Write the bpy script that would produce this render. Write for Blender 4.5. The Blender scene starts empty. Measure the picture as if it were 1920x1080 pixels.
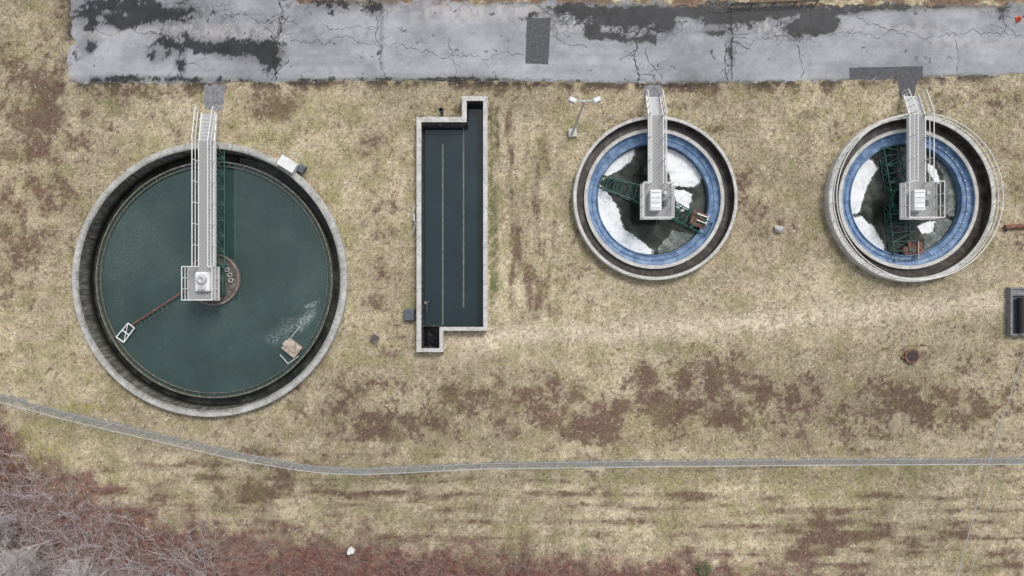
import bpy, math, random, bmesh
import numpy as np
from mathutils import Vector
random.seed(7); rng=np.random.default_rng(7)
S=25.0; H=51.2
def P(px,py,z=0.0):
    k=(H-z)/H
    return ((px-960)/S*k,(540-py)/S*k,z)
scene=bpy.context.scene; col=scene.collection
ORG={}
# ------------------------------------------------------------- noise
TAB=rng.random((8,256,256))
def vn(x,y,s=0):
    t=TAB[s%8]; xi=np.floor(x).astype(int); yi=np.floor(y).astype(int)
    fx=x-xi; fy=y-yi; fx=fx*fx*(3-2*fx); fy=fy*fy*(3-2*fy)
    a=t[yi%256,xi%256]; b=t[yi%256,(xi+1)%256]; c=t[(yi+1)%256,xi%256]; d=t[(yi+1)%256,(xi+1)%256]
    return (a*(1-fx)+b*fx)*(1-fy)+(c*(1-fx)+d*fx)*fy
def fbm(x,y,s=0,o=4,g=.55):
    v=0; a=.5; t=0
    for i in range(o):
        v=v+a*vn(x*2**i+17.3*i,y*2**i+9.1*i,s+i); t+=a; a*=g
    return v/t
def ss(a,b,x):
    t=np.clip((x-a)/(b-a),0,1); return t*t*(3-2*t)
def blob(px,py,cx,cy,rx,ry,ang=0.0):
    a=math.radians(ang); dx=px-cx; dy=py-cy
    u=(dx*math.cos(a)+dy*math.sin(a))/rx; v=(-dx*math.sin(a)+dy*math.cos(a))/ry
    return np.exp(-(u*u+v*v))
# ------------------------------------------------------------- materials
def newmat(name):
    m=bpy.data.materials.new(name); m.use_nodes=True
    nt=m.node_tree; b=nt.nodes['Principled BSDF']; return m,nt,b
def ramp(nt,cols,fac,pos=None):
    r=nt.nodes.new('ShaderNodeValToRGB'); e=r.color_ramp.elements
    n=len(cols)
    if pos is None: pos=[.3+.4*i/(n-1) for i in range(n)]
    e[0].position=pos[0]; e[0].color=(*cols[0],1)
    e[1].position=pos[-1]; e[1].color=(*cols[-1],1)
    for i in range(1,n-1):
        k=e.new(pos[i]); k.color=(*cols[i],1)
    nt.links.new(fac,r.inputs[0]); return r
def noise(nt,scale,detail=6,rough=.6,dist=0,vec=None,mscale=None):
    n=nt.nodes.new('ShaderNodeTexNoise'); n.inputs['Scale'].default_value=scale
    n.inputs['Detail'].default_value=detail; n.inputs['Roughness'].default_value=rough; n.inputs['Distortion'].default_value=dist
    if vec is None:
        tc=nt.nodes.new('ShaderNodeTexCoord'); vec=tc.outputs['Object']
    if mscale:
        mp=nt.nodes.new('ShaderNodeMapping'); mp.inputs['Scale'].default_value=mscale; nt.links.new(vec,mp.inputs[0]); vec=mp.outputs[0]
    nt.links.new(vec,n.inputs['Vector']); return n
def bump(nt,b,h,s=.3,d=.02):
    k=nt.nodes.new('ShaderNodeBump'); k.inputs['Strength'].default_value=s; k.inputs['Distance'].default_value=d
    nt.links.new(h,k.inputs['Height']); nt.links.new(k.outputs[0],b.inputs['Normal'])
def mix(nt,a,b,fac,mode='MIX'):
    m=nt.nodes.new('ShaderNodeMix'); m.data_type='RGBA'; m.blend_type=mode
    for s,v in ((m.inputs['Factor'],fac),(m.inputs['A'],a),(m.inputs['B'],b)):
        if hasattr(v,'is_linked'): nt.links.new(v,s)
        elif isinstance(v,tuple): s.default_value=(*v,1)
        else: s.default_value=v
    return m.outputs['Result']
def mth(nt,op,a,b=0.0,c=None):
    m=nt.nodes.new('ShaderNodeMath'); m.operation=op
    for i,v in enumerate((a,b) if c is None else (a,b,c)):
        if hasattr(v,'is_linked'): nt.links.new(v,m.inputs[i])
        else: m.inputs[i].default_value=v
    return m.outputs[0]
def noisy(name,cols,scale=3,rough=.8,metal=0,bs=.2,detail=7,mscale=None,pos=None,dist=0.3):
    m,nt,b=newmat(name); n=noise(nt,scale,detail,.65,dist,mscale=mscale)
    r=ramp(nt,cols,n.outputs[0],pos); nt.links.new(r.outputs[0],b.inputs['Base Color'])
    b.inputs['Roughness'].default_value=rough; b.inputs['Metallic'].default_value=metal
    if bs: bump(nt,b,n.outputs[0],bs)
    return m
def concrete(name,cols,joints=0,dark=(.07,.065,.055),da=.6,radial=None):
    m,nt,b=newmat(name)
    n=noise(nt,1.3,8,.7,.4); r=ramp(nt,cols,n.outputs[0])
    n2=noise(nt,5,8,.75,.6); d=ramp(nt,[(0,0,0),(1,1,1)],n2.outputs[0],[.50,.66])
    c=mix(nt,r.outputs[0],dark,mth(nt,'MULTIPLY',d.outputs[0],da))
    n3=noise(nt,30,3,.6); c=mix(nt,c,(0.04,.04,.036),mth(nt,'MULTIPLY',ramp(nt,[(0,0,0),(1,1,1)],n3.outputs[0],[.55,.75]).outputs[0],.4))
    tc=nt.nodes.new('ShaderNodeTexCoord'); sp=nt.nodes.new('ShaderNodeSeparateXYZ'); nt.links.new(tc.outputs['Object'],sp.inputs[0])
    if radial:
        rr=mth(nt,'SQRT',mth(nt,'ADD',mth(nt,'MULTIPLY',sp.outputs[0],sp.outputs[0]),mth(nt,'MULTIPLY',sp.outputs[1],sp.outputs[1])))
        mr=nt.nodes.new('ShaderNodeMapRange'); nt.links.new(rr,mr.inputs[0]); mr.inputs[1].default_value=radial[0]; mr.inputs[2].default_value=radial[1]; mr.inputs[3].default_value=1; mr.inputs[4].default_value=0
        big=noise(nt,.35,4,.6); bf=ramp(nt,[(0,0,0),(1,1,1)],big.outputs[0],[.42,.6])
        c=mix(nt,c,(.055,.052,.045),mth(nt,'MULTIPLY',mth(nt,'MULTIPLY',mr.outputs[0],mth(nt,'ADD',mth(nt,'MULTIPLY',bf.outputs[0],.7),.35)),mth(nt,'ADD',n2.outputs[0],.4)))
    if joints:
        a=mth(nt,'ARCTAN2',sp.outputs[1],sp.outputs[0]); a=mth(nt,'MULTIPLY',a,joints/(2*math.pi)); a=mth(nt,'FRACT',a)
        a=mth(nt,'LESS_THAN',a,.012); c=mix(nt,c,(.03,.03,.028),mth(nt,'MULTIPLY',a,.6))
    nt.links.new(c,b.inputs['Base Color']); b.inputs['Roughness'].default_value=.9
    bump(nt,b,n2.outputs[0],.3); return m
M={}
M['conc']=concrete('weathered_concrete',[(.30,.295,.275),(.46,.455,.43),(.64,.63,.60)],18,radial=(9.6,9.95),da=.55)
M['conc2']=concrete('pale_concrete',[(.40,.395,.37),(.58,.57,.54),(.74,.73,.69)],da=.5)
M['wetconc']=noisy('wet_brown_concrete',[(.014,.011,.009),(.045,.036,.030),(.14,.12,.10)],1.8,.4,detail=9)
M['innerwall']=noisy('stained_tank_wall',[(.02,.02,.016),(.06,.058,.05),(.20,.195,.17)],2.5,.7,mscale=(1.5,1.5,.5))
m,nt,b=newmat('streaked_tank_wall'); n=noise(nt,3.0,8,.75,.2,mscale=(1.4,1.4,.25)); r=ramp(nt,[(.03,.03,.025),(.095,.092,.08),(.30,.295,.275)],n.outputs[0],[.34,.5,.68])
tc=nt.nodes.new('ShaderNodeTexCoord'); sp=nt.nodes.new('ShaderNodeSeparateXYZ'); nt.links.new(tc.outputs['Object'],sp.inputs[0])
mr=nt.nodes.new('ShaderNodeMapRange'); nt.links.new(sp.outputs[2],mr.inputs[0]); mr.inputs[1].default_value=-.1; mr.inputs[2].default_value=-.65  # wall colour goes near black towards the bottom
c=mix(nt,r.outputs[0],(.010,.011,.008),mr.outputs[0]); nt.links.new(c,b.inputs['Base Color']); b.inputs['Roughness'].default_value=.7; M['streakwall']=m
M['white']=noisy('white_painted_steel',[(.55,.54,.51),(.76,.76,.74),(.83,.83,.82)],5,.5,0,.05,pos=[.25,.42,.7])
M['galv']=noisy('galvanised_steel',[(.36,.37,.38),(.52,.53,.54),(.66,.67,.68)],9,.5,.15,.05)
M['whitebox']=noisy('white_cabinet_paint',[(.60,.61,.61),(.78,.79,.80),(.84,.84,.84)],2,.5,0,.03)
M['green']=noisy('green_painted_steel',[(.010,.035,.030),(.030,.10,.08),(.08,.19,.15)],4,.5,0,.1)
M['green_lit']=noisy('lit_green_steel',[(.02,.065,.055),(.05,.125,.105),(.09,.19,.16)],4,.5,0,.1)  # green lightened in the colour so the bridge bracing looks lit in the water
M['rust']=noisy('rusty_steel',[(.07,.03,.02),(.20,.09,.06),(.34,.20,.15)],4,.8,0,.2)
M['redpipe']=noisy('red_brown_pipe',[(.12,.04,.035),(.27,.09,.075),(.36,.17,.14)],5,.6)
M['browndeck']=noisy('feedwell_brown',[(.05,.04,.036),(.12,.10,.09),(.24,.21,.19)],3,.7)
M['feedring']=noisy('dull_brown_ring',[(.10,.08,.07),(.22,.17,.15),(.36,.32,.30)],5,.7)
M['beige']=noisy('beige_stained',[(.22,.17,.13),(.42,.35,.28),(.6,.55,.48)],3,.7)
M['blue']=noisy('blue_painted_trough',[(.045,.09,.17),(.115,.205,.36),(.28,.39,.53)],1.8,.5,0,.1,pos=[.30,.49,.70],detail=10)
M['darkmetal']=noisy('black_steel',[(.006,.006,.007),(.015,.015,.017),(.03,.03,.03)],5,.5)
M['greybox']=noisy('blue_grey_plate',[(.06,.07,.085),(.10,.115,.135),(.15,.16,.18)],3,.6)
M['stone']=noisy('pale_stone',[(.25,.24,.22),(.45,.44,.42),(.6,.6,.58)],5,.85)
M['orange']=noisy('orange_plastic',[(.6,.09,.03),(.75,.13,.05),(.8,.18,.08)],5,.5,0,0)
M['weir']=noisy('algae_weir',[(.06,.057,.045),(.15,.145,.115),(.28,.27,.23)],4,.7)
M['baffle']=noisy('grey_green_baffle',[(.09,.10,.085),(.15,.165,.14),(.24,.25,.22)],3,.8)
M['gravel']=noisy('grey_gravel',[(.12,.11,.095),(.25,.235,.21),(.45,.43,.40)],7,.95,0,.6,detail=9)
M['pathm']=noisy('worn_asphalt_path',[(.12,.12,.125),(.22,.22,.23),(.32,.32,.33)],4,.9,0,.3)
M['patchm']=noisy('dark_asphalt_patch',[(.055,.056,.06),(.09,.092,.10),(.135,.137,.145)],5,.85,0,.3)
M['crack']=noisy('crack_filler',[(.01,.01,.01),(.03,.028,.025),(.06,.055,.05)],5,.9)
M['cable']=noisy('cable_grey',[(.35,.35,.35),(.42,.42,.42),(.5,.5,.5)],5,.6,0,0)
m,nt,b=newmat('steel_grating'); tc=nt.nodes.new('ShaderNodeTexCoord')
ck=nt.nodes.new('ShaderNodeTexChecker'); ck.inputs['Scale'].default_value=7.3; nt.links.new(tc.outputs['Object'],ck.inputs[0])
ck.inputs['Color1'].default_value=(.45,.45,.45,1); ck.inputs['Color2'].default_value=(.22,.22,.225,1)
n=noise(nt,3,5,.6); c=mix(nt,ck.outputs[0],(.33,.325,.32),mth(nt,'MULTIPLY',n.outputs[0],.9))
nt.links.new(c,b.inputs['Base Color']); b.inputs['Roughness'].default_value=.6; M['grate']=m
m,nt,b=newmat('melting_ice'); n=noise(nt,1.1,10,.72,1.0); n2=noise(nt,5,8,.75,.8)
r=ramp(nt,[(.40,.44,.44),(.74,.77,.78),(.91,.92,.93)],n.outputs[0],[.32,.42,.52])
c=mix(nt,r.outputs[0],(.36,.39,.39),mth(nt,'MULTIPLY',ramp(nt,[(0,0,0),(1,1,1)],n2.outputs[0],[.55,.68]).outputs[0],.5))
nt.links.new(c,b.inputs['Base Color']); b.inputs['Roughness'].default_value=.6; bump(nt,b,n2.outputs[0],.3); M['ice']=m
m,nt,b=newmat('thin_grey_ice'); n=noise(nt,2.0,9,.75,.8)
r=ramp(nt,[(.05,.06,.05),(.14,.16,.145),(.42,.45,.44)],n.outputs[0],[.36,.5,.68])
nt.links.new(r.outputs[0],b.inputs['Base Color']); b.inputs['Roughness'].default_value=.35; M['thinice']=m
def water(name,cols,scale,foam=(),streak=0,rough=.04,ior=1.5):
    m,nt,b=newmat(name); tc=nt.nodes.new('ShaderNodeTexCoord'); v=tc.outputs['Object']
    n=noise(nt,scale,6,.55,.6); r=ramp(nt,cols,n.outputs[0]); c=r.outputs[0]
    if streak:
        k=noise(nt,1.3,12,.78,2.6); f=ramp(nt,[(0,0,0),(1,1,1)],k.outputs[0],[.52,.74])
        k2=noise(nt,.16,2,.5); f2=ramp(nt,[(0.1,0.1,0.1),(1,1,1)],k2.outputs[0],[.42,.6])
        c=mix(nt,c,(.18,.23,.22),mth(nt,'MULTIPLY',mth(nt,'MULTIPLY',f.outputs[0],f2.outputs[0]),streak))
    for (fx,fy,sx,sy,an,amt,fc) in foam:
        mp=nt.nodes.new('ShaderNodeMapping'); mp.vector_type='TEXTURE'; mp.inputs['Location'].default_value=(fx,fy,0); mp.inputs['Rotation'].default_value=(0,0,math.radians(an)); mp.inputs['Scale'].default_value=(sx,sy,1); nt.links.new(v,mp.inputs[0])
        d=nt.nodes.new('ShaderNodeVectorMath'); d.operation='LENGTH'; nt.links.new(mp.outputs[0],d.inputs[0])
        k=noise(nt,3.5,10,.8,2.0)
        s=mth(nt,'MAXIMUM',mth(nt,'SUBTRACT',1.0,d.outputs['Value']),0.0)
        f=mth(nt,'MULTIPLY',mth(nt,'MULTIPLY',s,ramp(nt,[(0,0,0),(1,1,1)],k.outputs[0],[.47,.66]).outputs[0]),amt)
        c=mix(nt,c,fc,mth(nt,'MINIMUM',f,1.0))
    nt.links.new(c,b.inputs['Base Color']); b.inputs['Roughness'].default_value=rough; b.inputs['IOR'].default_value=ior
    w=noise(nt,4,3,.5); bump(nt,b,w.outputs[0],.035,.01); return m
fc=(.36,.42,.40)
M['w_big']=water('teal_water',[(.026,.052,.047),(.036,.069,.063),(.052,.090,.082)],.22,
   foam=((6.9,-3.0,1.5,.5,50,2.0,fc),(5.6,-3.7,1.9,.9,25,1.3,fc),(7.3,-1.9,.8,.25,20,2.2,fc),(4.4,-4.6,1.0,.5,-20,1.2,fc),(-2.6,-1.9,1.6,1.0,30,.8,(.12,.15,.12)),(-6.0,3.0,2.6,4.2,-35,.55,(.18,.22,.2)),(-7.2,-1.0,1.2,3.2,5,.5,(.18,.22,.2))),streak=.4,ior=1.72)
M['w_rect']=water('dark_slate_water',[(.012,.027,.034),(.017,.035,.043),(.024,.045,.054)],.3,rough=.02,ior=1.62)
M['w_dark']=water('black_chamber_water',[(.003,.004,.005),(.006,.008,.009),(.06,.065,.07)],3.5,rough=.05,ior=1.33)
M['w_small']=water('murky_dark_water',[(.010,.014,.010),(.034,.039,.031),(.11,.115,.095)],.9,rough=.03,ior=1.4)
def vcolmat(name,finescale,amp,rough,bs,crackle=False):
    m,nt,b=newmat(name); at=nt.nodes.new('ShaderNodeAttribute'); at.attribute_name='Col'
    n=noise(nt,finescale,8,.75,.3)
    f=ramp(nt,[(1-amp,)*3,(1,1,1),(1+amp,)*3],n.outputs[0],[.3,.5,.7])
    c=mix(nt,at.outputs['Color'],f.outputs[0],1.0,'MULTIPLY')
    n2=noise(nt,finescale*4,3,.7); f2=ramp(nt,[(1-amp*.7,)*3,(1+amp*.7,)*3],n2.outputs[0],[.35,.65]); c=mix(nt,c,f2.outputs[0],1.0,'MULTIPLY')
    b.inputs['Roughness'].default_value=rough
    if crackle:
        ca=nt.nodes.new('ShaderNodeAttribute'); ca.attribute_name='crk'
        tc=nt.nodes.new('ShaderNodeTexCoord'); nn=noise(nt,1.8,4,.7); vv=nt.nodes.new('ShaderNodeVectorMath'); vv.operation='MULTIPLY_ADD'
        nt.links.new(nn.outputs['Color'],vv.inputs[0]); vv.inputs[1].default_value=(.9,.9,.9); nt.links.new(tc.outputs['Object'],vv.inputs[2])
        vo=nt.nodes.new('ShaderNodeTexVoronoi'); vo.feature='DISTANCE_TO_EDGE'; vo.inputs['Scale'].default_value=2.8; nt.links.new(vv.outputs[0],vo.inputs['Vector'])
        l=ramp(nt,[(1,1,1),(0,0,0)],vo.outputs['Distance'],[.05,.15]).outputs[0]
        c=mix(nt,c,(.02,.02,.02),mth(nt,'MULTIPLY',l,ca.outputs['Fac']))
        wa=nt.nodes.new('ShaderNodeAttribute'); wa.attribute_name='wet'
        nt.links.new(mth(nt,'SUBTRACT',rough,mth(nt,'MULTIPLY',wa.outputs['Fac'],.35)),b.inputs['Roughness'])
        nt.links.new(mth(nt,'SUBTRACT',.5,mth(nt,'MULTIPLY',wa.outputs['Fac'],.25)),b.inputs['Specular IOR Level'])
    nt.links.new(c,b.inputs['Base Color'])
    bump(nt,b,n.outputs[0],bs,.03); return m
M['ground']=vcolmat('dormant_lawn',5.0,.42,.95,.5)
M['road']=vcolmat('worn_asphalt',4.0,.12,.85,.25,True)
m,nt,b=newmat('dry_grass_blades'); at=nt.nodes.new('ShaderNodeAttribute'); at.attribute_name='Col'
nt.links.new(at.outputs['Color'],b.inputs['Base Color']); b.inputs['Roughness'].default_value=.9; M['blade']=m
# ------------------------------------------------------------- mesh builder
class MB:
    def __init__(s): s.v=[]; s.f=[]
    def add(s,vs,fs):
        o=len(s.v); s.v+=[tuple(v) for v in vs]; s.f+=[tuple(i+o for i in f) for f in fs]; return s
    def box(s,x0,x1,y0,y1,z0,z1):
        return s.add([(x0,y0,z0),(x1,y0,z0),(x1,y1,z0),(x0,y1,z0),(x0,y0,z1),(x1,y0,z1),(x1,y1,z1),(x0,y1,z1)],
              [(3,2,1,0),(4,5,6,7),(0,1,5,4),(1,2,6,5),(2,3,7,6),(3,0,4,7)])
    def cbox(s,c,w,d,h,ang=0,bev=0):
        a=math.radians(ang); ca,sa=math.cos(a),math.sin(a)
        def q(x,y,z): return (c[0]+x*ca-y*sa,c[1]+x*sa+y*ca,c[2]+z)
        if bev:
            pts=[(-w/2+bev,-d/2),(w/2-bev,-d/2),(w/2,-d/2+bev),(w/2,d/2-bev),(w/2-bev,d/2),(-w/2+bev,d/2),(-w/2,d/2-bev),(-w/2,-d/2+bev)]
            ins=[(x*(1-2*bev/w),y*(1-2*bev/d)) for x,y in pts]
            vs=[q(x,y,0) for x,y in pts]+[q(x,y,h-bev) for x,y in pts]+[q(x,y,h) for x,y in ins]
            fs=[tuple(range(7,-1,-1)),tuple(range(16,24))]
            for k in range(2):
                for i in range(8): j=(i+1)%8; fs.append((k*8+i,k*8+j,k*8+8+j,k*8+8+i))
            return s.add(vs,fs)
        vs=[q(-w/2,-d/2,0),q(w/2,-d/2,0),q(w/2,d/2,0),q(-w/2,d/2,0),q(-w/2,-d/2,h),q(w/2,-d/2,h),q(w/2,d/2,h),q(-w/2,d/2,h)]
        return s.add(vs,[(3,2,1,0),(4,5,6,7),(0,1,5,4),(1,2,6,5),(2,3,7,6),(3,0,4,7)])
    def tube(s,p0,p1,r,n=6,r1=None):
        p0=Vector(p0); p1=Vector(p1); d=p1-p0
        if d.length<1e-6: return s
        d.normalize(); u=d.orthogonal().normalized(); w=d.cross(u); r1=r if r1 is None else r1
        vs=[];
        for p,rr in ((p0,r),(p1,r1)):
            for i in range(n):
                a=2*math.pi*(i+.5)/n; vs.append(p+u*math.cos(a)*rr+w*math.sin(a)*rr)
        fs=[(i,(i+1)%n,n+(i+1)%n,n+i) for i in range(n)]+[tuple(range(n-1,-1,-1)),tuple(range(n,2*n))]
        return s.add(vs,fs)
    def path(s,pts,r,n=6):
        for a,b in zip(pts[:-1],pts[1:]): s.tube(a,b,r,n)
        return s
    def lathe(s,prof,cx,cy,n=96,close=False,a0=0,a1=2*math.pi):
        full=abs(a1-a0-2*math.pi)<1e-6; m=n if full else n+1; vs=[]
        for i in range(m):
            a=a0+(a1-a0)*i/n
            for r,z in prof: vs.append((cx+r*math.cos(a),cy+r*math.sin(a),z))
        k=len(prof); fs=[]
        for i in range(n):
            j=(i+1)%m
            for q in range(k if close else k-1):
                t=(q+1)%k; fs.append((i*k+q,j*k+q,j*k+t,i*k+t))
        return s.add(vs,fs)
    def disc(s,cx,cy,r,z,n=96):
        return s.add([(cx+r*math.cos(2*math.pi*i/n),cy+r*math.sin(2*math.pi*i/n),z) for i in range(n)],[tuple(range(n))])
    def prism(s,poly,z0,z1):
        n=len(poly); vs=[(x,y,z0) for x,y in poly]+[(x,y,z1) for x,y in poly]
        return s.add(vs,[tuple(range(n-1,-1,-1)),tuple(range(n,2*n))]+[(i,(i+1)%n,n+(i+1)%n,n+i) for i in range(n)])
def thing(name,loc,label,cat,group=None):
    o=bpy.data.objects.new(name,None); o.location=loc; col.objects.link(o); o.empty_display_size=.3
    o['label']=label; o['category']=cat
    if group: o['group']=group
    ORG[o.name]=Vector(loc); return o
def part(mb,name,mat,parent=None,label=None,loc=(0,0,0),smooth=False,cat=None,kind=None,group=None):
    org=ORG[parent.name] if parent else Vector(loc)
    me=bpy.data.meshes.new(name)
    me.from_pydata([(v[0]-org[0],v[1]-org[1],v[2]-org[2]) for v in mb.v],[],mb.f); me.materials.append(M[mat]); me.update()
    if smooth: me.polygons.foreach_set('use_smooth',[True]*len(me.polygons))
    o=bpy.data.objects.new(name,me); col.objects.link(o)
    if parent: o.parent=parent
    else: o.location=org
    ORG[o.name]=org
    if label: o['label']=label
    if cat: o['category']=cat
    if kind: o['kind']=kind
    if group: o['group']=group
    return o
def bulk(name,V,F,mat,colr=None,label=None,cat=None,kind=None,loops=3,extra=None,parent=None):
    me=bpy.data.meshes.new(name); nf=len(F)
    me.vertices.add(len(V)); me.vertices.foreach_set('co',np.asarray(V,dtype=np.float32).ravel())
    me.loops.add(nf*loops); me.loops.foreach_set('vertex_index',np.asarray(F,dtype=np.int32).ravel())
    me.polygons.add(nf); me.polygons.foreach_set('loop_start',np.arange(0,nf*loops,loops,dtype=np.int32))
    try: me.polygons.foreach_set('loop_total',np.full(nf,loops,dtype=np.int32))
    except Exception: pass
    me.update(calc_edges=True)
    if colr is not None:
        a=me.color_attributes.new('Col','FLOAT_COLOR','POINT'); c=np.ones((len(V),4),dtype=np.float32); c[:,:3]=colr; a.data.foreach_set('color',c.ravel())
    if extra:
        for k,v in extra.items():
            a=me.attributes.new(k,'FLOAT','POINT'); a.data.foreach_set('value',v.astype(np.float32))
    for mm in (mat if isinstance(mat,list) else [mat]): me.materials.append(M[mm])
    o=bpy.data.objects.new(name,me); col.objects.link(o)
    if label: o['label']=label
    if cat: o['category']=cat
    if kind: o['kind']=kind
    if parent: o.parent=parent; o.location=-ORG[parent.name]
    return o
def segmesh(p0,p1,r0,r1,n=3):
    p0=np.asarray(p0,float); p1=np.asarray(p1,float); N=len(p0); r0=np.broadcast_to(r0,(N,)); r1=np.broadcast_to(r1,(N,))
    d=p1-p0; d/=np.linalg.norm(d,axis=1,keepdims=True)+1e-9
    up=np.where(np.abs(d[:,2:3])<.9,np.array([[0,0,1.]]),np.array([[1.,0,0]]))
    u=np.cross(d,up); u/=np.linalg.norm(u,axis=1,keepdims=True); w=np.cross(d,u)
    V=np.zeros((N,2*n,3))
    for i in range(n):
        a=2*math.pi*i/n; q=u*math.cos(a)+w*math.sin(a)
        V[:,i]=p0+q*r0[:,None]; V[:,n+i]=p1+q*r1[:,None]
    base=np.arange(N)[:,None]*2*n
    F=np.concatenate([base+np.array([[i,(i+1)%n,n+(i+1)%n,n+i]]) for i in range(n)])
    return V.reshape(-1,3),F
# ------------------------------------------------------------- layout
CB=(-22.45,.63); CA=(10.61,6.66); CC=(29.58,6.64); ZS=.75
def w2(px,py,z): p=P(px,py,z); return (p[0],p[1])
ZR=.8
OUT=[(781,219),(866,219),(866,180),(914,180),(914,620),(831,620),(831,660),(781,660)]
INN=[(790,229),(875,229),(875,189),(906,189),(906,613),(824,613),(824,653),(790,653)]
OUTW=[w2(*p,ZR) for p in OUT]; INNW=[w2(*p,ZR) for p in INN]
def inrect(x,y,g=0.0):
    a=(x>OUTW[0][0]-g)&(x<OUTW[4][0]+g)&(y<OUTW[0][1]+g)&(y>OUTW[4][1]-g)
    b=(x>OUTW[2][0]-g)&(x<OUTW[3][0]+g)&(y<OUTW[2][1]+g)&(y>OUTW[4][1]-g)
    c=(x>OUTW[7][0]-g)&(x<OUTW[5][0]+g)&(y<OUTW[0][1]+g)&(y>OUTW[6][1]-g)
    return a|b|c
def intank(x,y,g=0.0):
    return (np.hypot(x-CB[0],y-CB[1])<10.2+g)|(np.hypot(x-CA[0],y-CA[1])<6.09+g)|(np.hypot(x-CC[0],y-CC[1])<6.2+g)|inrect(x,y,g)
def road_bot(px): return np.interp(px,[100,400,700,1000,1200,1590,1760,1930,2600],[154,156,151,153,157,151,144,139,120])
def road_top(px): return np.interp(px,[100,480,560,1100,1300,1930,2600],[-160,-110,3,2,8,8,0])
FP=[(-900,500),(-200,690),(0,740),(150,780),(300,815),(450,850),(600,877),(700,879),(900,869),(1200,865),(1500,862),(1920,860),(2250,858),(2700,856)]
FXs=[p[0] for p in FP]; FYs=[p[1] for p in FP]
def fency(px): return np.interp(px,FXs,FYs)
def brushy(px): return np.interp(px,[-900,-100,0,30,150,300,450,700,900,1200,1400,1600,2600],[600,700,775,840,900,965,1000,1016,1028,1046,1062,1095,1300])
def st_(v,k=1.9): return (v-.5)*k+.5
def gcolor(x,y):
    px=x*25+960; py=540-y*25
    n1=st_(fbm(x*.35,y*.35,0)); n2=st_(fbm(x*1.0+5,y*1.0,1),2.2); n3=st_(fbm(x*2.8,y*2.8,2,4,.75),2.1); n4=st_(fbm(x*.13,y*.13,3)); n5=st_(fbm(x*5+3,y*5,4,2,.8),1.9)
    st=st_(fbm(x*.3,y*2.4,4),2.2); stv=st_(fbm(x*2.6,y*.3,5),2.2)
    straw=np.array([.66,.57,.405]); tan=np.array([.33,.27,.175]); brown=np.array([.14,.083,.058]); olive=np.array([.25,.24,.095]); dark=np.array([.06,.045,.035])
    t=ss(.16,.86,n3*.45+n5*.28+n1*.27)
    c=tan+(straw-tan)*t[:,None]
    tr=np.exp(-((py-np.interp(px,[600,1000,1300,1600,1920],[690,628,612,592,560]))/20)**2)*ss(700,950,px)
    tr2=np.exp(-((py-np.interp(px,[900,1920],[530,548]))/40)**2)*ss(1000,1200,px)*.4
    B=.11+.0*px
    for a in ((90,330,75,130,.62),(60,180,60,60,.35),(30,480,50,90,.4),(700,270,40,35,.4),(520,205,60,28,.5),(290,172,150,14,.6),(945,400,34,200,.20),(998,420,30,190,.24),(985,560,36,50,.45),
              (650,760,60,40,.70),(700,800,60,30,.5),(820,800,50,30,.5),(860,735,50,26,.45),(1000,760,60,60,.5),(1120,790,80,50,.45),(1240,730,70,50,.55),(1350,700,60,40,.5),(1330,790,90,40,.4),(1500,770,80,50,.4),(1430,740,50,40,.4),(480,860,220,22,.3),(1050,770,500,70,.14),(1680,760,80,40,.35),
              (1560,1000,70,40,.55),(1650,990,50,30,.5),(1500,1040,80,40,.4),(1770,1010,160,30,.35),(620,910,200,16,.35),(820,940,200,12,.3),(300,905,200,30,.25),(1200,930,300,10,.25),(1900,1040,60,50,.35),(1200,970,700,60,.12),
              (1180,230,60,12,.4),(1270,200,50,14,.4),(1820,190,80,20,.3),(1400,330,20,60,.4),(1430,420,60,60,.2),(1340,240,25,25,.35),(1600,240,80,25,.3),(730,480,30,120,.25),(1880,300,40,60,.3),(720,160,400,12,.4),(1400,165,300,12,.5),
              (110,60,40,90,.35),(20,300,40,200,.3),(1000,710,50,20,.4),(1820,760,90,50,.4),(1150,810,700,50,.15),(700,600,60,160,.15),(200,260,60,60,.2),(1650,720,300,60,.2),(400,950,300,40,.2),(1060,500,60,90,.2),(560,720,50,40,.3)):
        B=B+a[4]*blob(px,py,*a[:4])
    B=B*(.5+.95*np.clip(n2*.6+n1*.4,0,1.1))*(1-.85*np.clip(tr*1.2+tr2,0,1))
    stre=ss(790,890,py)
    nb=(n2*.20+n3*.40+n5*.28+n1*.12)
    nb=nb*(1-.36*stre)+st*.36*stre+stre*.06*np.sin(py/17.0*2*math.pi/1.6+n1*2)
    vb=ss(905,945,px)*(1-ss(1010,1090,px))*ss(190,230,py)*(1-ss(560,640,py)); nb=nb*(1-.42*vb)+stv*.42*vb
    mb=ss(.53,.90,nb+B*.52-.05)
    c=c+(brown-c)*(mb*.92)[:,None]
    G=.0*px
    for a in ((470,230,120,50,.35),(600,330,70,60,.3),(40,100,60,90,.35),(700,210,100,30,.25),(180,200,60,60,.3),(80,800,70,30,.6),(90,860,50,25,.5),(1000,900,900,16,.25),(1500,885,500,18,.35),
              (1400,950,500,60,.15),(1050,220,30,60,.3),(1900,180,60,50,.35),(620,450,40,120,.3),(130,660,60,60,.3),(650,640,40,60,.15),(180,765,120,8,.6),(1740,420,300,200,.15),(1380,1072,60,10,.8),(850,500,900,400,.14)):
        G=G+a[4]*blob(px,py,*a[:4])
    mg=ss(.46,.86,n3*.35+st_(fbm(x*.9,y*.9,6))*.65+G*.5-.05)
    c=c+(olive-c)*(mg*.62*(1-.6*mb))[:,None]
    ms=ss(917,920,px)*(1-ss(928,938,px))*ss(195,230,py)*(1-ss(570,620,py))*ss(.25,.6,n3*.6+n2*.4)
    c=c+(np.array([.11,.135,.045])-c)*(ms*.75)[:,None]
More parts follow.
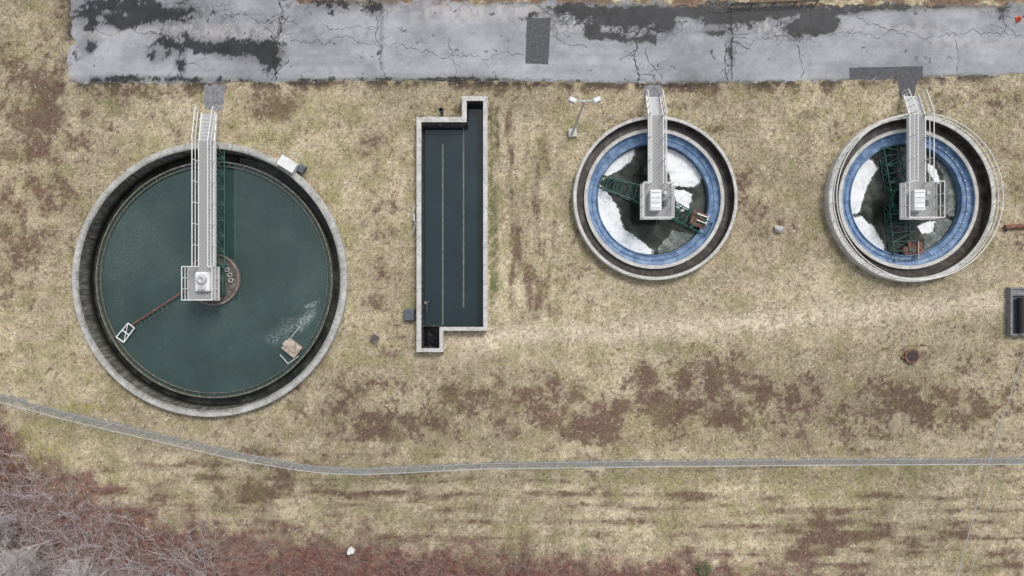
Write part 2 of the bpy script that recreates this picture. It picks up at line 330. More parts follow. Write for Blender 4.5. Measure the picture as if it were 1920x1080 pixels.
    my=(blob(px,py,95,850,45,22)+blob(px,py,60,800,45,18)*.6+blob(px,py,180,764,60,6)*.8)*ss(.35,.6,n3); c=c+(np.array([.33,.30,.085])-c)*(np.clip(my,0,1)*.7)[:,None]
    c=c+(np.array([.66,.56,.43])*(.75+.5*n5[:,None])-c)*(np.clip(tr*1.1+tr2*.6,0,1)*.8*(.6+.4*ss(.2,.5,n2)))[:,None]
    rb=np.exp(-((py-road_bot(px)-3)/8)**2)*ss(100,180,px); c=c+(dark-c)*(rb*.85*ss(.20,.6,n2))[:,None]
    rl=np.exp(-((px-138)/22)**2)*(1-ss(150,175,py)); c=c+(dark-c)*(rl*.7*ss(.20,.6,n2))[:,None]
    tp=1-ss(-5,30,py-road_top(px)); c=c+(brown*1.3-c)*(tp*ss(.25,.6,n2)*.8)[:,None]
    bf=ss(-35,45,py-brushy(px)+(n2-.5)*60); fl=np.array([.18,.098,.083])*(.4+1.1*n3[:,None]); c=c+(fl-c)*(bf*.9)[:,None]
    c=c*(.86+.28*n4[:,None])
    return np.clip(c,0.012,.80)
xs=np.concatenate([[-900,-500,-260,-140,-90,-62],np.arange(-46,46.01,.12),[62,90,140,260,500,900]])
ys=np.concatenate([[-900,-500,-260,-140,-80,-48],np.arange(-27,27.01,.12),[48,80,140,260,500,900]])
X,Y=np.meshgrid(xs,ys); x=X.ravel(); y=Y.ravel(); nx=len(xs); ny=len(ys)
gc=gcolor(x,y)
I=(np.arange(ny-1)[:,None]*nx+np.arange(nx-1)[None,:]).ravel()
F=np.stack([I,I+1,I+nx+1,I+nx],1)
fx=(x[F[:,0]]+x[F[:,2]])/2; fy=(y[F[:,0]]+y[F[:,2]])/2
hole=(np.hypot(fx-CB[0],fy-CB[1])<9.9)|(np.hypot(fx-CA[0],fy-CA[1])<5.6)|(np.hypot(fx-CC[0],fy-CC[1])<5.6)|inrect(fx,fy,-.18)
F=F[~hole]
bulk('ground',np.stack([x,y,np.zeros_like(x)],1),F,'ground',gc,kind='structure',loops=4)
# road
pxs=np.arange(133,2500,2.0); rows=76
tt=np.linspace(0,1,rows)
PX,TT=np.meshgrid(pxs,tt)
edge_n=(fbm(PX[0]*.03,PX[0]*0,2,6,.7)-.5)*30
top=road_top(PX)+edge_n; bot=road_bot(PX)+(fbm(PX*.06,PX*0+3,3,6,.75)-.5)*13
PY=top+(bot-top)*TT
PXj=PX+np.where(PX<160,(fbm(PY*.05,PY*0,1,4)-.5)*24*(160-PX)/27,0)
rx=((PXj-960)/25).ravel(); ry=((540-PY)/25).ravel(); px=PXj.ravel(); py=PY.ravel()
n=st_(fbm(rx*.3,ry*.45,2,6,.6),1.8); nf=st_(fbm(rx*2.2,ry*2.2,5,5)); nh=fbm(rx*.12,ry*1.6,6,4)
base=np.array([.335,.34,.36]); c=base*(.66+.55*n+.16*(nf-.5))[:,None]
c=c*(1+.4*(nh-.5))[:,None]
W=0*px
for a in ((250,10,110,30,.72),(300,30,60,18,.6),(215,45,40,16,.5),(400,86,70,13,.72),(470,95,60,20,.72),(505,112,24,28,.8),(350,75,30,16,.55),(300,100,26,20,.62),(340,120,14,22,.62),(620,3,60,22,.75),(165,85,24,22,.68),(160,25,20,30,.4),
          (1110,55,14,14,.9),(1150,38,26,8,.8),(1190,36,44,10,1.0),(1140,68,40,8,.9),(1250,50,16,16,.8),(1200,75,30,8,.8),(1175,45,90,24,.25),(1520,47,40,17,1.5),(1490,60,14,14,1.2),(1545,44,20,12,1.0),
          (1450,8,160,16,1.3),(1580,14,40,14,.9),(1230,22,170,10,.8),(1340,60,24,10,.7),(1090,15,60,12,.6),(1350,35,40,14,.8),(700,15,18,25,.4),(1370,95,9,55,.5),(1680,12,90,10,.6),(720,150,420,5,.55),(250,148,100,8,.65),(870,150,60,6,.65),(715,60,8,80,.35),(1410,30,50,12,.8),(1880,20,16,22,.6),(1000,35,40,10,.4)):
    W=W+a[4]*blob(px,py,*a[:4])
fr=st_(fbm(rx*1.4,ry*1.8,7,6,.7),2.4)
s=ss(.40,.56,W*1.0+(fr-.5)*.8)
s2=ss(.16,.42,W+(nf-.5)*.4)*.5
c=c+(np.array([.13,.13,.14])-c)*(s2*(1-s))[:,None]
du=np.exp(-((py-road_top(px))/9)**2)*ss(520,600,px); c=c+(np.array([.12,.085,.065])-c)*(du*.8*ss(.3,.6,n))[:,None]
lb=np.exp(-((py-road_bot(px))/3.5)**2); c=c+(np.array([.06,.05,.04])-c)*(lb*.7*ss(.35,.5,fr))[:,None]
lt=blob(px,py,1440,48,50,14)*.8+blob(px,py,1820,80,110,10)*.35+blob(px,py,1060,60,40,12)*.6+blob(px,py,420,60,120,14)*.4+blob(px,py,900,20,180,20)*.5+blob(px,py,1700,50,100,14)*.3+blob(px,py,200,60,60,14)*.3; c=c+(np.array([.56,.51,.48])-c)*(np.clip(lt,0,1)*ss(.4,.6,nf))[:,None]
c=c+(np.array([.020,.021,.024])*(.6+.8*nf[:,None])-c)*(s*.93)[:,None]
crk=np.clip(blob(px,py,1180,50,110,26)+blob(px,py,1370,40,50,30)*.8+blob(px,py,1500,60,60,25)*.8+blob(px,py,1080,25,60,20)+blob(px,py,330,30,50,30)*.7+blob(px,py,522,80,14,50)*.8+blob(px,py,1300,18,250,10)*.8+blob(px,py,720,20,12,25)*.6+blob(px,py,1870,15,60,15)*.5+blob(px,py,1195,110,12,40)*.6+blob(px,py,430,30,60,30)*.5,0,1)
crk=crk*ss(.40,.54,fbm(rx*.8,ry*.8,3,4))*.9; c=c*(1+.2*crk*(1-s))[:,None]
I=(np.arange(rows-1)[:,None]*len(pxs)+np.arange(len(pxs)-1)[None,:]).ravel(); L=len(pxs)
bulk('road',np.stack([rx,ry,np.full_like(rx,.012)],1),np.stack([I+L,I+L+1,I+1,I],1),'road',np.clip(c,.008,.75),kind='structure',loops=4,extra={'crk':crk,'wet':s})
def sheet(name,poly,z,mat,jit=.05,sub=14):
    pts=[]; n=len(poly)
    for i in range(n):
        a=poly[i]; b=poly[(i+1)%n]
        for k in range(sub):
            t=k/sub; j=0 if k==0 else jit
            q=P(a[0]+(b[0]-a[0])*t,a[1]+(b[1]-a[1])*t,0); pts.append((q[0]+random.uniform(-j,j),q[1]+random.uniform(-j,j),z))
    mb=MB(); mb.v=pts; mb.f=[tuple(range(len(pts)-1,-1,-1))]; return part(mb,name,mat,kind='structure')
sheet('road_patch',[(988,36),(1033,33),(1028,121),(985,119)],.016,'patchm',.02)
sheet('road_patch',[(1592,127),(1730,124),(1730,147),(1593,149)],.016,'patchm',.02)
sheet('path',[(1684,146),(1722,143),(1713,182),(1686,182)],.020,'patchm',.04)
sheet('path',[(381,160),(424,158),(416,207),(386,206)],.016,'pathm',.09)
sheet('path',[(1207,161),(1240,159),(1243,186),(1208,186)],.020,'pathm',.05)
mb=MB()
def crack(x0,y0,x1,y1,w=1.6,wig=9,br=.25,z=.020,dep=0):
    L=math.hypot(x1-x0,y1-y0); n=max(3,int(L/5)); dx,dy=(x1-x0)/n,(y1-y0)/n; nxx,nyy=-dy/math.hypot(dx,dy),dx/math.hypot(dx,dy)
    off=0; pts=[]
    for i in range(n+1):
        off=off*.86+random.uniform(-1,1)*wig*.38
        xx=x0+dx*i+nxx*off; yy=y0+dy*i+nyy*off
        if yy>road_bot(xx)-4 or yy<road_top(xx)+4: continue
        pts.append((xx,yy))
    for i in range(len(pts)-1):
        a=pts[i]; b=pts[i+1]; ww=w*random.uniform(.25,1.2)
        d=math.hypot(b[0]-a[0],b[1]-a[1])+1e-6; ux,uy=-(b[1]-a[1])/d*ww/2,(b[0]-a[0])/d*ww/2
        q=[P(a[0]+ux,a[1]+uy),P(b[0]+ux,b[1]+uy),P(b[0]-ux,b[1]-uy),P(a[0]-ux,a[1]-uy)]
        zz=z+random.uniform(0,.003)
        mb.add([(p[0],p[1],zz) for p in q],[(0,1,2,3)])
        if dep<2 and random.random()<br*.7:
            an=random.uniform(0,6.28); l=random.uniform(8,40); crack(a[0],a[1],a[0]+math.cos(an)*l,a[1]+math.sin(an)*l,w*.5,6,.12,z,dep+1)
for a in ((522,0,518,150,2.2,12,.5),(705,0,712,152,1.2,10,.15),(845,70,850,152,.8,8,.1),(1195,60,1192,157,2.4,9,.5),(1372,0,1374,155,2.2,5,.5),(1360,80,1362,155,1.5,5,.3),(1500,60,1502,150,1.2,8,.25),(340,60,345,150,1.4,12,.3),
          (545,75,980,110,.8,16,.1),(1030,70,1100,95,.9,8,.1),(1360,75,1920,60,.7,14,.1),(1560,20,1700,60,.8,12,.15),(600,50,700,60,.7,12,.2),(1880,0,1885,60,1.2,8,.5),
          (160,60,330,70,.9,12,.2),(420,30,560,40,1.0,12,.3),(1210,90,1240,150,1.0,8,.3),(1790,60,1800,145,.7,8,.1)):
    crack(*a)
part(mb,'road_crack','crack',kind='structure')
fpx=np.arange(-800,2650,3.0); fpy=fency(fpx); V=[];F=[]
wu=1+(st_(fbm(fpx*.09,fpx*0,1,5,.8))-.3)*8; wl=8+(st_(fbm(fpx*.09,fpx*0+9,2,5,.8))-.4)*9
for i in range(len(fpx)):
    a=P(fpx[i],fpy[i]-wu[i]); b=P(fpx[i],fpy[i]+wl[i]); V+= [(a[0],a[1],.008),(b[0],b[1],.008)]
for i in range(len(fpx)-1): F.append((2*i,2*i+1,2*i+3,2*i+2))
mb=MB(); mb.v=V; mb.f=F; part(mb,'gravel_path','gravel',kind='structure')
# ------------------------------------------------------------- grass
N=280000
gx=rng.uniform(-41,41,N); gy=rng.uniform(-24,24,N); gpx=gx*25+960; gpy=540-gy*25
ok=~intank(gx,gy,.02)
ok&=~((gpx>134)&(gpy<road_bot(gpx)-3+rng.normal(0,2.5,N))&(gpy>road_top(gpx)+4+rng.normal(0,4,N)))
dens=np.where(np.abs(gpy-fency(gpx)-3)<9,.45,1.0); ok&=rng.random(N)<dens
for (a,b,c0,d) in ((381,424,156,207),(1207,1243,156,186),(1684,1722,140,182)): ok&=~((gpx>a)&(gpx<b)&(gpy>c0)&(gpy<d))
gx=gx[ok]; gy=gy[ok]; N=len(gx)
gcl=gcolor(gx,gy)*(np.exp(rng.normal(0,.30,N))[:,None])*(1+rng.normal(0,.05,(N,3)))
lf=rng.random(N); gcl[lf<.04]=np.array([.13,.075,.05])*rng.uniform(.6,1.5,((lf<.04).sum(),1)); gcl[lf>.985]=np.array([.72,.66,.54])
V=np.zeros((N,3,3,3))
near=intank(gx,gy,.3)
for k in range(3):
    an=rng.uniform(0,6.28,N); ln=rng.uniform(.05,.14,N)*np.where(near,1.3,1); hh=rng.uniform(.015,.06,N)*np.where(near,2,1); wv=rng.uniform(.012,.030,N)
    bx=gx+rng.normal(0,.04,N); by=gy+rng.normal(0,.04,N)
    V[:,k,0]=np.stack([bx-np.sin(an)*wv,by+np.cos(an)*wv,np.full(N,.002)],1)
    V[:,k,1]=np.stack([bx+np.sin(an)*wv,by-np.cos(an)*wv,np.full(N,.002)],1)
    V[:,k,2]=np.stack([bx+np.cos(an)*ln,by+np.sin(an)*ln,hh],1)
C=np.repeat(gcl,9,axis=0)
bulk('grass',V.reshape(-1,3),np.arange(N*9).reshape(-1,3),'blade',np.clip(C,.01,.85),label='short dormant straw coloured grass covering the lawn',cat='grass',kind='stuff')
# ------------------------------------------------------------- big clarifier
t=thing('clarifier_tank',(CB[0],CB[1],0),'large round concrete clarifier tank full of green water','water tank')
part(MB().lathe([(10.2,-.4),(10.2,.56),(10.16,.6),(9.72,.6),(9.69,.56)],*CB,n=160),'rim','conc',t)
part(MB().lathe([(9.69,.56),(9.6,-.2),(9.5,-1.3),(8.92,-1.3)],*CB,n=160),'wall','streakwall',t,'streaked inner wall darkening to black towards the bottom')
part(MB().lathe([(8.93,-1.3),(8.93,-.22),(8.83,-.22),(8.83,-.6)],*CB,n=160),'weir','weir',t)
b_=MB()
b_.lathe([(8.58,-.6),(8.58,-.24),(8.54,-.24),(8.54,-.6)],*CB,n=160)
for i in range(48):
    a=2*math.pi*i/48; b_.tube((CB[0]+8.56*math.cos(a),CB[1]+8.56*math.sin(a),-.27),(CB[0]+8.85*math.cos(a),CB[1]+8.85*math.sin(a),-.27),.02,4)
part(b_,'scum_baffle','weir',t)
fw=part(MB().lathe([(1.95,-.9),(1.95,-.1),(1.83,-.1),(1.83,-.25)],*CB,n=64),'feedwell','feedring',t,'dull brown circular feedwell ring')
part(MB().disc(*CB,1.835,-.25,64),'feedwell_deck','browndeck',fw)
for i,(ox,oy) in enumerate(((1.0,.75),(1.22,.35),(1.3,-.05))):
    part(MB().lathe([(.12,-.25),(.17,-.25),(.17,-.1),(.12,-.1)],CB[0]+ox,CB[1]+oy,n=20,close=True),'pipe_opening','stone',fw)
g=MB(); g.box(CB[0]-.9,CB[0]+1.0,CB[1]+1.0,CB[1]+1.12,-.24,.1); g.box(CB[0]+.75,CB[0]+.87,CB[1]-1.2,CB[1]+1.0,-.24,.1); g.box(CB[0]-.9,CB[0]+.75,CB[1]-1.1,CB[1]-1.0,-.24,.1)
g.tube((CB[0],CB[1],-.24),(CB[0],CB[1],1.2),.35,20)
part(g,'support_frame','green',fw)
mb=MB(); mb.disc(*CB,8.84,-.4,160); part(mb,'water','w_big',loc=(CB[0],CB[1],-.4),kind='structure')
mb=MB(); mb.lathe([(9.54,-.95),(8.92,-.95)],*CB,n=160); part(mb,'water','w_small',kind='structure',loc=(CB[0],CB[1],-.95))
# ------------------------------------------------------------- rails
def rail(mb,pts,h=1.05,r=.034,sp=1.5,mids=(.55,)):
    for a,b in zip(pts[:-1],pts[1:]):
        a=Vector(a); b=Vector(b); up=Vector((0,0,1))
        mb.tube(a+up*h,b+up*h,r,6)
        for m_ in mids: mb.tube(a+up*m_,b+up*m_,r*.8,6)
        n=max(1,round((b-a).length/sp))
        for i in range(n+1): q=a+(b-a)*i/n; mb.tube(q,q+up*h,r*.9,6)
    return mb
def truss(mb,a,b,w,h,z,n,r=.05,taper=1.0,mid=False):
    a=Vector((a[0],a[1],z)); b=Vector((b[0],b[1],z)); d=(b-a).normalized(); s=Vector((-d.y,d.x,0))
    def c(i,k):
        t=i/n; ww=w*(1+(taper-1)*t)/2; hh=h*(1+(taper-1)*t); p=a+(b-a)*t
        return [p-s*ww,p+s*ww,p+s*ww+Vector((0,0,hh)),p-s*ww+Vector((0,0,hh))][k]
    for i in range(n):
        for k in range(4): mb.tube(c(i,k),c(i+1,k),r,5)
        for (k,l) in ((0,1),(2,3),(1,2),(3,0)):
            mb.tube(c(i,k),c(i,l),r*.8,5)
            if i%2: mb.tube(c(i,k),c(i+1,l),r*.7,5)
            else: mb.tube(c(i,l),c(i+1,k),r*.7,5)
    for (k,l) in ((0,1),(2,3),(1,2),(3,0)): mb.tube(c(n,k),c(n,l),r*.8,5)
    return mb
def bridge(cx,yf,yt,y1,plat,zd,dw,label,group=None,tex=0,flare=.0,dx=0.0):
    t=thing('access_bridge',(cx,yt,zd),label,'walkway',group)
    x0,x1=cx-dw/2,cx+dw/2; px0,px1,py0,py1=plat
    part(MB().box(x0,x1,y1,yt,zd-.04,zd),'deck','grate',t)
    for s in (x0-.06,x1): part(MB().box(s,s+.06,y1,yt,zd-.32,zd+.05),'girder','white',t)
    g=MB(); n=max(2,round((yt-y1)/1.1)); zl=zd-.27 if not tex else zd-1.0; e_=0 if not tex else .35
    for i in range(n):
        a=y1+(yt-y1)*i/n; b=y1+(yt-y1)*(i+1)/n
        g.box(x0+.002,x1-.002,a-.03,a+.03,zd-.3,zd-.2); g.tube((x0,a,zl),(x1+e_,b,zl),.03,5); g.tube((x1+e_,a,zl+.05),(x0,b,zl+.05),.03,5)
        if tex:
            for xx in (x0,x1+e_):
                g.tube((xx,a,zl),(xx,b,zl),.04,5); g.tube((xx,a,zl),(min(xx,x1),a,zd-.25),.03,5); g.tube((xx,a,zl),(min(xx,x1),b,zd-.25),.028,5)
            g.tube((x0,a,zl),(x1+e_,a,zl),.035,5)
    part(g,'bracing','green_lit' if tex else 'darkmetal',t)
    for s in (x0-.03,x1+.03): part(rail(MB(),[(s,yt,zd),(s,y1,zd)],r=.038),'handrail','white',t)
    n=int(zd/.18); st=MB()
    def sx(f): return dx*f
    run=(yf-yt)
    for i in range(n):
        f=(i+.5)/n; yy=yt+run*f; zz=zd*(1-(i+1)/(n+1)); st.box(x0+.04+sx(f),x1-.04+sx(f),yy-.5*run/n-.0,yy+.5*run/n-.06,zz-.04,zz)
    stair=part(st,'stair','galv',t)
    for s in (x0-.02,x1+.02):
        g=MB(); e=s+dx; g.add([(s-.04,yt,zd-.25),(s+.04,yt,zd-.25),(e+.04,yf,-.0),(e-.04,yf,-.0),(s-.04,yt,zd),(s+.04,yt,zd),(e+.04,yf,.22),(e-.04,yf,.22)],[(3,2,1,0),(4,5,6,7),(0,1,5,4),(1,2,6,5),(2,3,7,6),(3,0,4,7)])
        part(g,'stringer','white',stair)
        g=MB(); sgn=-1 if s<cx else 1
        a=(s+sgn*.03,yt-.02,zd); b=(e+sgn*(.03+flare),yf,.05)
        rail(g,[a,b],sp=.8,r=.034); g.path([(b[0],yf,1.1),(b[0],yf+.25,.95),(b[0],yf+.25,.1)],.034)
        part(g,'handrail','white',stair)
    pl=part(MB().box(px0,px1,py0,py1,zd-.12,zd+.004),'platform','grate',t)
    g=MB(); e=.03
    rail(g,[(x0-.03,py1-e,zd),(px0+e,py1-e,zd),(px0+e,py0+e,zd),(px1-e,py0+e,zd),(px1-e,py1-e,zd),(x1+.03,py1-e,zd)],sp=.9,r=.036,mids=(.55,))
    part(g,'guard_rail','white',pl)
    g=MB()
    g.box(px0-.02,px0,py0,py1,zd-.15,zd+.1); g.box(px1,px1+.02,py0,py1,zd-.15,zd+.1); g.box(px0-.02,px1+.02,py0-.02,py0,zd-.15,zd+.1)
    part(g,'kick_plate','white',pl)
    return t
zd=1.45; kz=(H-zd)/H
def plat(a,b,c,d): p=P(a,d,zd); q=P(b,c,zd); return (p[0],q[0],p[1],q[1])
X=P(387,0,zd)[0]
bt=bridge(X,13.1,P(0,264,zd)[1],P(0,500,zd)[1],plat(353,410,500,563),zd,1.06,'long white steel walkway reaching the middle of the large tank',tex=1,flare=.05,dx=-.38)
cx,cy=P(383,0,zd)[0],P(0,527,zd)[1]
u=part(MB().cbox((cx,cy-.05,zd),1.05,1.4,.35,0,.06),'drive_unit','whitebox',bt)
part(MB().lathe([(.0,zd+.55),(.14,zd+.55),(.16,zd+.62),(.26,zd+.60),(.36,zd+.5),(.38,zd+.35)],cx,cy+.1,24),'motor_cover','galv',u,smooth=True)
part(MB().cbox((cx,cy-.5,zd+.35),.5,.3,.2,0,.04),'gear_box','galv',u)
ba=bridge(P(1230,0,zd)[0],14.35,P(0,216,zd)[1],P(0,345,zd)[1],plat(1201,1258,345,411),zd,1.0,'white steel walkway with stair leading over a round tank','walkways over the round tanks',dx=.05)
bc=bridge(P(1720,0,zd)[0],14.4,P(0,214,zd)[1],P(0,343,zd)[1],plat(1689,1755,343,411),zd,1.08,'white steel walkway with wide platform over the railed tank','walkways over the round tanks',dx=.3,flare=.05)
for (tt_,cx,cy) in ((ba,P(1229,0,zd+.5)[0],P(0,376,zd)[1]),(bc,P(1722,0,zd+.5)[0],P(0,376,zd)[1])):
    u=part(MB().cbox((cx,cy-.05,zd),.80,1.5,.7,0,.05),'drive_unit','whitebox',tt_)
    for k in range(4): part(MB().cbox((cx,cy-.6+.37*k,zd+.7),.60,.05,.035),'vent','galv',u)
    part(MB().tube((cx+.72,cy+.5,zd),(cx+.72,cy+.5,zd+.55),.13,14),'motor','galv',tt_)
    part(MB().cbox((cx+.72,cy-.2,zd),.22,.4,.4,0,.03),'control_box','greybox',tt_)
# big tank skimmer
t=thing('skimmer_arm',P(300,575,-.2),'red brown pipe arm with white scraper frame on the water','machine part')
a=P(352,541,.0); b=P(247,609,-.15)
part(MB().tube(a,b,.05,8),'pipe','redpipe',t)
for i in range(7):
    f=.4+.55*i/7; q=Vector(a)*(1-f)+Vector(b)*f; part(MB().tube(q,q+Vector((.12,-.5,-.12)),.018,4),'scraper_tooth','weir',t)
g=MB(); q=[P(240,606,-.2),P(252,615,-.2),P(232,642,-.2),P(218,632,-.2)]
for i in range(4): g.tube(q[i],q[(i+1)%4],.05,6)
g.tube(Vector(q[0])*.5+Vector(q[3])*.5,Vector(q[1])*.5+Vector(q[2])*.5,.045,6); g.tube(q[0],q[2],.03,5)
part(g,'scraper_frame','white',t)
t=thing('scum_box',P(545,655,-.3),'beige stained scum box on steel legs in the water','box')
c=P(546,653,.0)
part(MB().cbox((c[0],c[1],-.5),1.25,1.0,.5,-38,.05),'box_body','beige',t)
part(MB().cbox((c[0]-.05,c[1]+.12,.004),1.2,.4,.06,-38),'ramp','beige',t)
part(MB().tube(P(545,634,-.1),P(562,612,-.1),.035),'rod','galv',t)
part(MB().path([P(525,665,-.1),P(540,682,-.1),P(560,668,-.1)],.045),'arm','galv',t)
# ------------------------------------------------------------- contact tank
t=thing('contact_tank',(*w2(847,420,0),0),'long rectangular pale concrete basin holding dark still water','water tank')
n=8
mb=MB(); vs=[(x,y,ZR) for x,y in OUTW]+[(x,y,ZR) for x,y in INNW]+[(x,y,-.4) for x,y in OUTW]
mb.add(vs,[(i,(i+1)%n,n+(i+1)%n,n+i) for i in range(n)]+[(i,2*n+i,2*n+(i+1)%n,(i+1)%n) for i in range(n)])
part(mb,'rim','conc2',t)
mb=MB(); mb.add([(x,y,ZR) for x,y in INNW]+[(x,y,-1.5) for x,y in INNW],[(i,n+i,n+(i+1)%n,(i+1)%n) for i in range(n)])
part(mb,'wall','innerwall',t,'dark stained inner wall')
for (xx,ya,yb) in ((830,270,609),(869,238,577)):
    a=P(xx,ya,-.3); b=P(xx,yb,-.3); part(MB().box(a[0]-.055,a[0]+.055,b[1],a[1],-1.4,-.36),'baffle','baffle',t)
a=INNW[0]; b=INNW[1]; part(MB().box(a[0]+.003,b[0]-.1,a[1]-.14,a[1]-.003,-.6,.40),'ledge','innerwall',t)
a=INNW[7]; b=INNW[5]; part(MB().box(a[0]+.003,b[0]-.003,b[1]-.02,b[1]+.06,-1.4,-.3),'weir_wall','innerwall',t)
g=MB(); a=P(795,566,.6); g.tube(a,(a[0]+.4,a[1],.6),.04).tube((a[0]+.2,a[1],.6),(a[0]+.2,a[1]-.7,.3),.03).cbox((a[0]+.1,a[1]-.1,.5),.18,.16,.2,0,.03)
part(g,'valve','browndeck',t)
mb=MB(); mb.v=[(x,y,-.4) for x,y in INNW]; mb.v.append((INNW[0][0],INNW[5][1],-.4)); mb.f=[(8,5,4),(8,4,1,0),(1,4,3,2)]
part(mb,'water','w_rect',kind='structure',loc=(OUTW[0][0],OUTW[4][1],-.4))
mb=MB(); mb.v=[(INNW[7][0],INNW[7][1],-.8),(INNW[6][0],INNW[6][1],-.8),(INNW[5][0],INNW[5][1],-.8),(INNW[0][0],INNW[5][1],-.8)]; mb.f=[(0,1,2,3)]
part(mb,'water','w_dark',kind='structure',loc=(INNW[7][0],INNW[7][1],-.8))
c=P(769,590); t=thing('hatch_box',(c[0],c[1],0),'blue grey steel box beside the basin wall','box')
part(MB().cbox((c[0],c[1],0),.75,.85,.5,0,.04),'body','greybox',t); part(MB().cbox((c[0],c[1],.5),.65,.75,.05),'lid','greybox',t)
c=P(776,420); t=thing('hose_stand',(c[0],c[1],0),'pale bent pipe rack leaning against the basin wall','pipe')
g=MB().path([P(778,385,.5),P(774,398,.6),P(779,420,.5),P(770,447,.1)],.045)
part(g,'pipe','galv',t); part(MB().cbox(P(779,410,.0),.12,.5,.75,0,.02),'bracket','galv',t)
c=P(829,211); t=thing('vent_pipe',(c[0],c[1],0),'short black standpipe beside the basin','pipe')
part(MB().lathe([(.12,0),(.12,.7),(.2,.7),(.2,.8),(.1,.8),(.1,.3),(0,.3)],c[0],c[1],20),'pipe','darkmetal',t); part(MB().tube((c[0],c[1],.5),(c[0]+.1,c[1]-.45,.5),.09,12),'outlet','darkmetal',t)
# ------------------------------------------------------------- small clarifiers
def small(C,label,railed):
    t=thing('clarifier_tank',(C[0],C[1],0),label,'water tank','small round clarifier tanks')
    R=6.2 if railed else 6.08; ri=R-.24 if not railed else R-.32
    part(MB().lathe([(R,-.3),(R,ZS-.03),(R-.03,ZS),(ri+.03,ZS),(ri,ZS-.03)],*C,n=128),'rim','conc2',t)
    part(MB().lathe([(ri,ZS-.03),(ri,.05),(5.23,.05)],*C,n=128),'channel','wetconc',t,'wet brown stained channel')
    part(MB().lathe([(5.23,.03),(5.23,.3),(4.97,.3),(4.97,.22)],*C,n=128),'inner_rim','conc2',t)
    tr=part(MB().lathe([(4.97,.22),(4.93,.0),(4.62,-.06),(4.6,.0),(4.56,.0),(4.55,-.08),(4.26,-.1),(4.24,.0),(4.18,.0),(4.14,-1.0)],*C,n=128),'trough','blue',t)
    if railed:
        for i in range(16):
            a=math.radians(-62+8*i); part(MB().cbox((C[0]+4.62*math.cos(a),C[1]+4.62*math.sin(a),-.03),.14,.04,.06,math.degrees(a)),'weir_bracket','white',tr)
    part(MB().lathe([(1.12,-.9),(1.12,.2),(1.06,.2),(1.06,-.4)],*C,n=48),'feedwell','green',t)
    part(MB().tube((C[0],C[1],-.9),(C[0],C[1],1.3),.3,20),'centre_column','green',t)
    if railed:
        g=MB(); Rr=R-.16; n=56; hz=ZS
        pts=[(C[0]+Rr*math.cos(a),C[1]+Rr*math.sin(a),hz) for a in [math.radians(98)+math.radians(344)*i/n for i in range(n+1)]]
        for a,b in zip(pts[:-1],pts[1:]):
            for zz in (.95,.48): g.tube((a[0],a[1],hz+zz),(b[0],b[1],hz+zz),.034,6)
        for p in pts[::2]: g.tube(p,(p[0],p[1],hz+.95),.03,6)
        part(g,'handrail','white',t)
    mb=MB(); mb.disc(*C,4.15,-.55,96); part(mb,'water','w_small',loc=(C[0],C[1],-.55),kind='structure')
small(CA,'round concrete tank with blue trough and floating ice',False)
small(CC,'round concrete tank ringed by a white handrail',True)
ga='rotating rake arms'
t=thing('rake_arm',(CA[0],CA[1],-.5),'green lattice rake arm turning in the icy tank','machine part',ga)
g=MB(); ca=Vector((CA[0],CA[1],0)); e1=Vector(P(1124,340,-.4)); e2=Vector(P(1326,432,-.4))
d1=(e1-ca); d1.z=0; d2=(e2-ca); d2.z=0
truss(g,ca+d1.normalized()*.9,e1,1.25,.8,-.5,6,.04,.7); part(g,'truss','green',t)
g=MB(); truss(g,ca+d2.normalized()*.9,e2,1.25,.8,-.5,6,.04,.8); part(g,'truss','green',t)
g=MB()
for (a,b) in (((-1.4,1.9),(-.4,1.9)),((-1.4,1.9),(-1.4,-1.8)),((-.4,1.9),(-.4,-1.8)),((-1.4,-1.8),(.3,-1.8)),((-1.4,1.2),(-.4,1.2)),((-1.4,-1.4),(.3,-1.4)),((.3,-1.0),(.3,-1.8))):
    g.tube((CA[0]+a[0],CA[1]+a[1],-.5),(CA[0]+b[0],CA[1]+b[1],-.5),.06,5)
part(g,'frame','darkmetal',t,'black submerged frame')
t=thing('scum_box',P(1313,412,-.3),'rusty scum box with white rail at the arm end','box')
c=P(1311,412,0); part(MB().cbox((c[0],c[1],-.55),1.2,1.1,.55,-20,.05),'box_body','rust',t)
g=MB().cbox((c[0]+.25,c[1]+.3,0),.9,.08,.12,-20).cbox((c[0]+.55,c[1]-.1,0),.08,.8,.12,-20).cbox((c[0]+.1,c[1]-.15,0),.7,.06,.2,-20); part(g,'frame','white',t)
t=thing('rake_arm',(CC[0],CC[1],-.5),'green lattice rake arm lying beneath the wide platform','machine part',ga)
e1=Vector(P(1668,276,-.4)); e2=Vector(P(1689,488,-.4)); cw=Vector(P(1682,372,-.4))
g=MB(); truss(g,Vector((cw.x,cw.y+.6,0)),e1,1.7,.8,-.5,5,.042,.95); part(g,'truss','green',t)
g=MB(); truss(g,Vector((cw.x,cw.y-.5,0)),e2,1.9,.8,-.5,6,.042,.8); part(g,'truss','green',t)
t=thing('scum_box',P(1715,473,-.3),'rusty scum box with ramp plates at the arm end','box')
c=P(1713,474,0); part(MB().cbox((c[0],c[1],-.55),1.3,1.0,.45,8,.05),'box_body','rust',t)
part(MB().cbox((c[0]-.1,c[1]+.45,-.095),.5,.9,.06,8),'ramp','rust',t); part(MB().cbox((c[0]+.55,c[1]+.35,-.095),.4,.9,.06,8),'ramp','rust',t); part(MB().tube((c[0]+.35,c[1]+.9,0),(c[0]+.35,c[1]-.5,0),.05),'rail','beige',t)
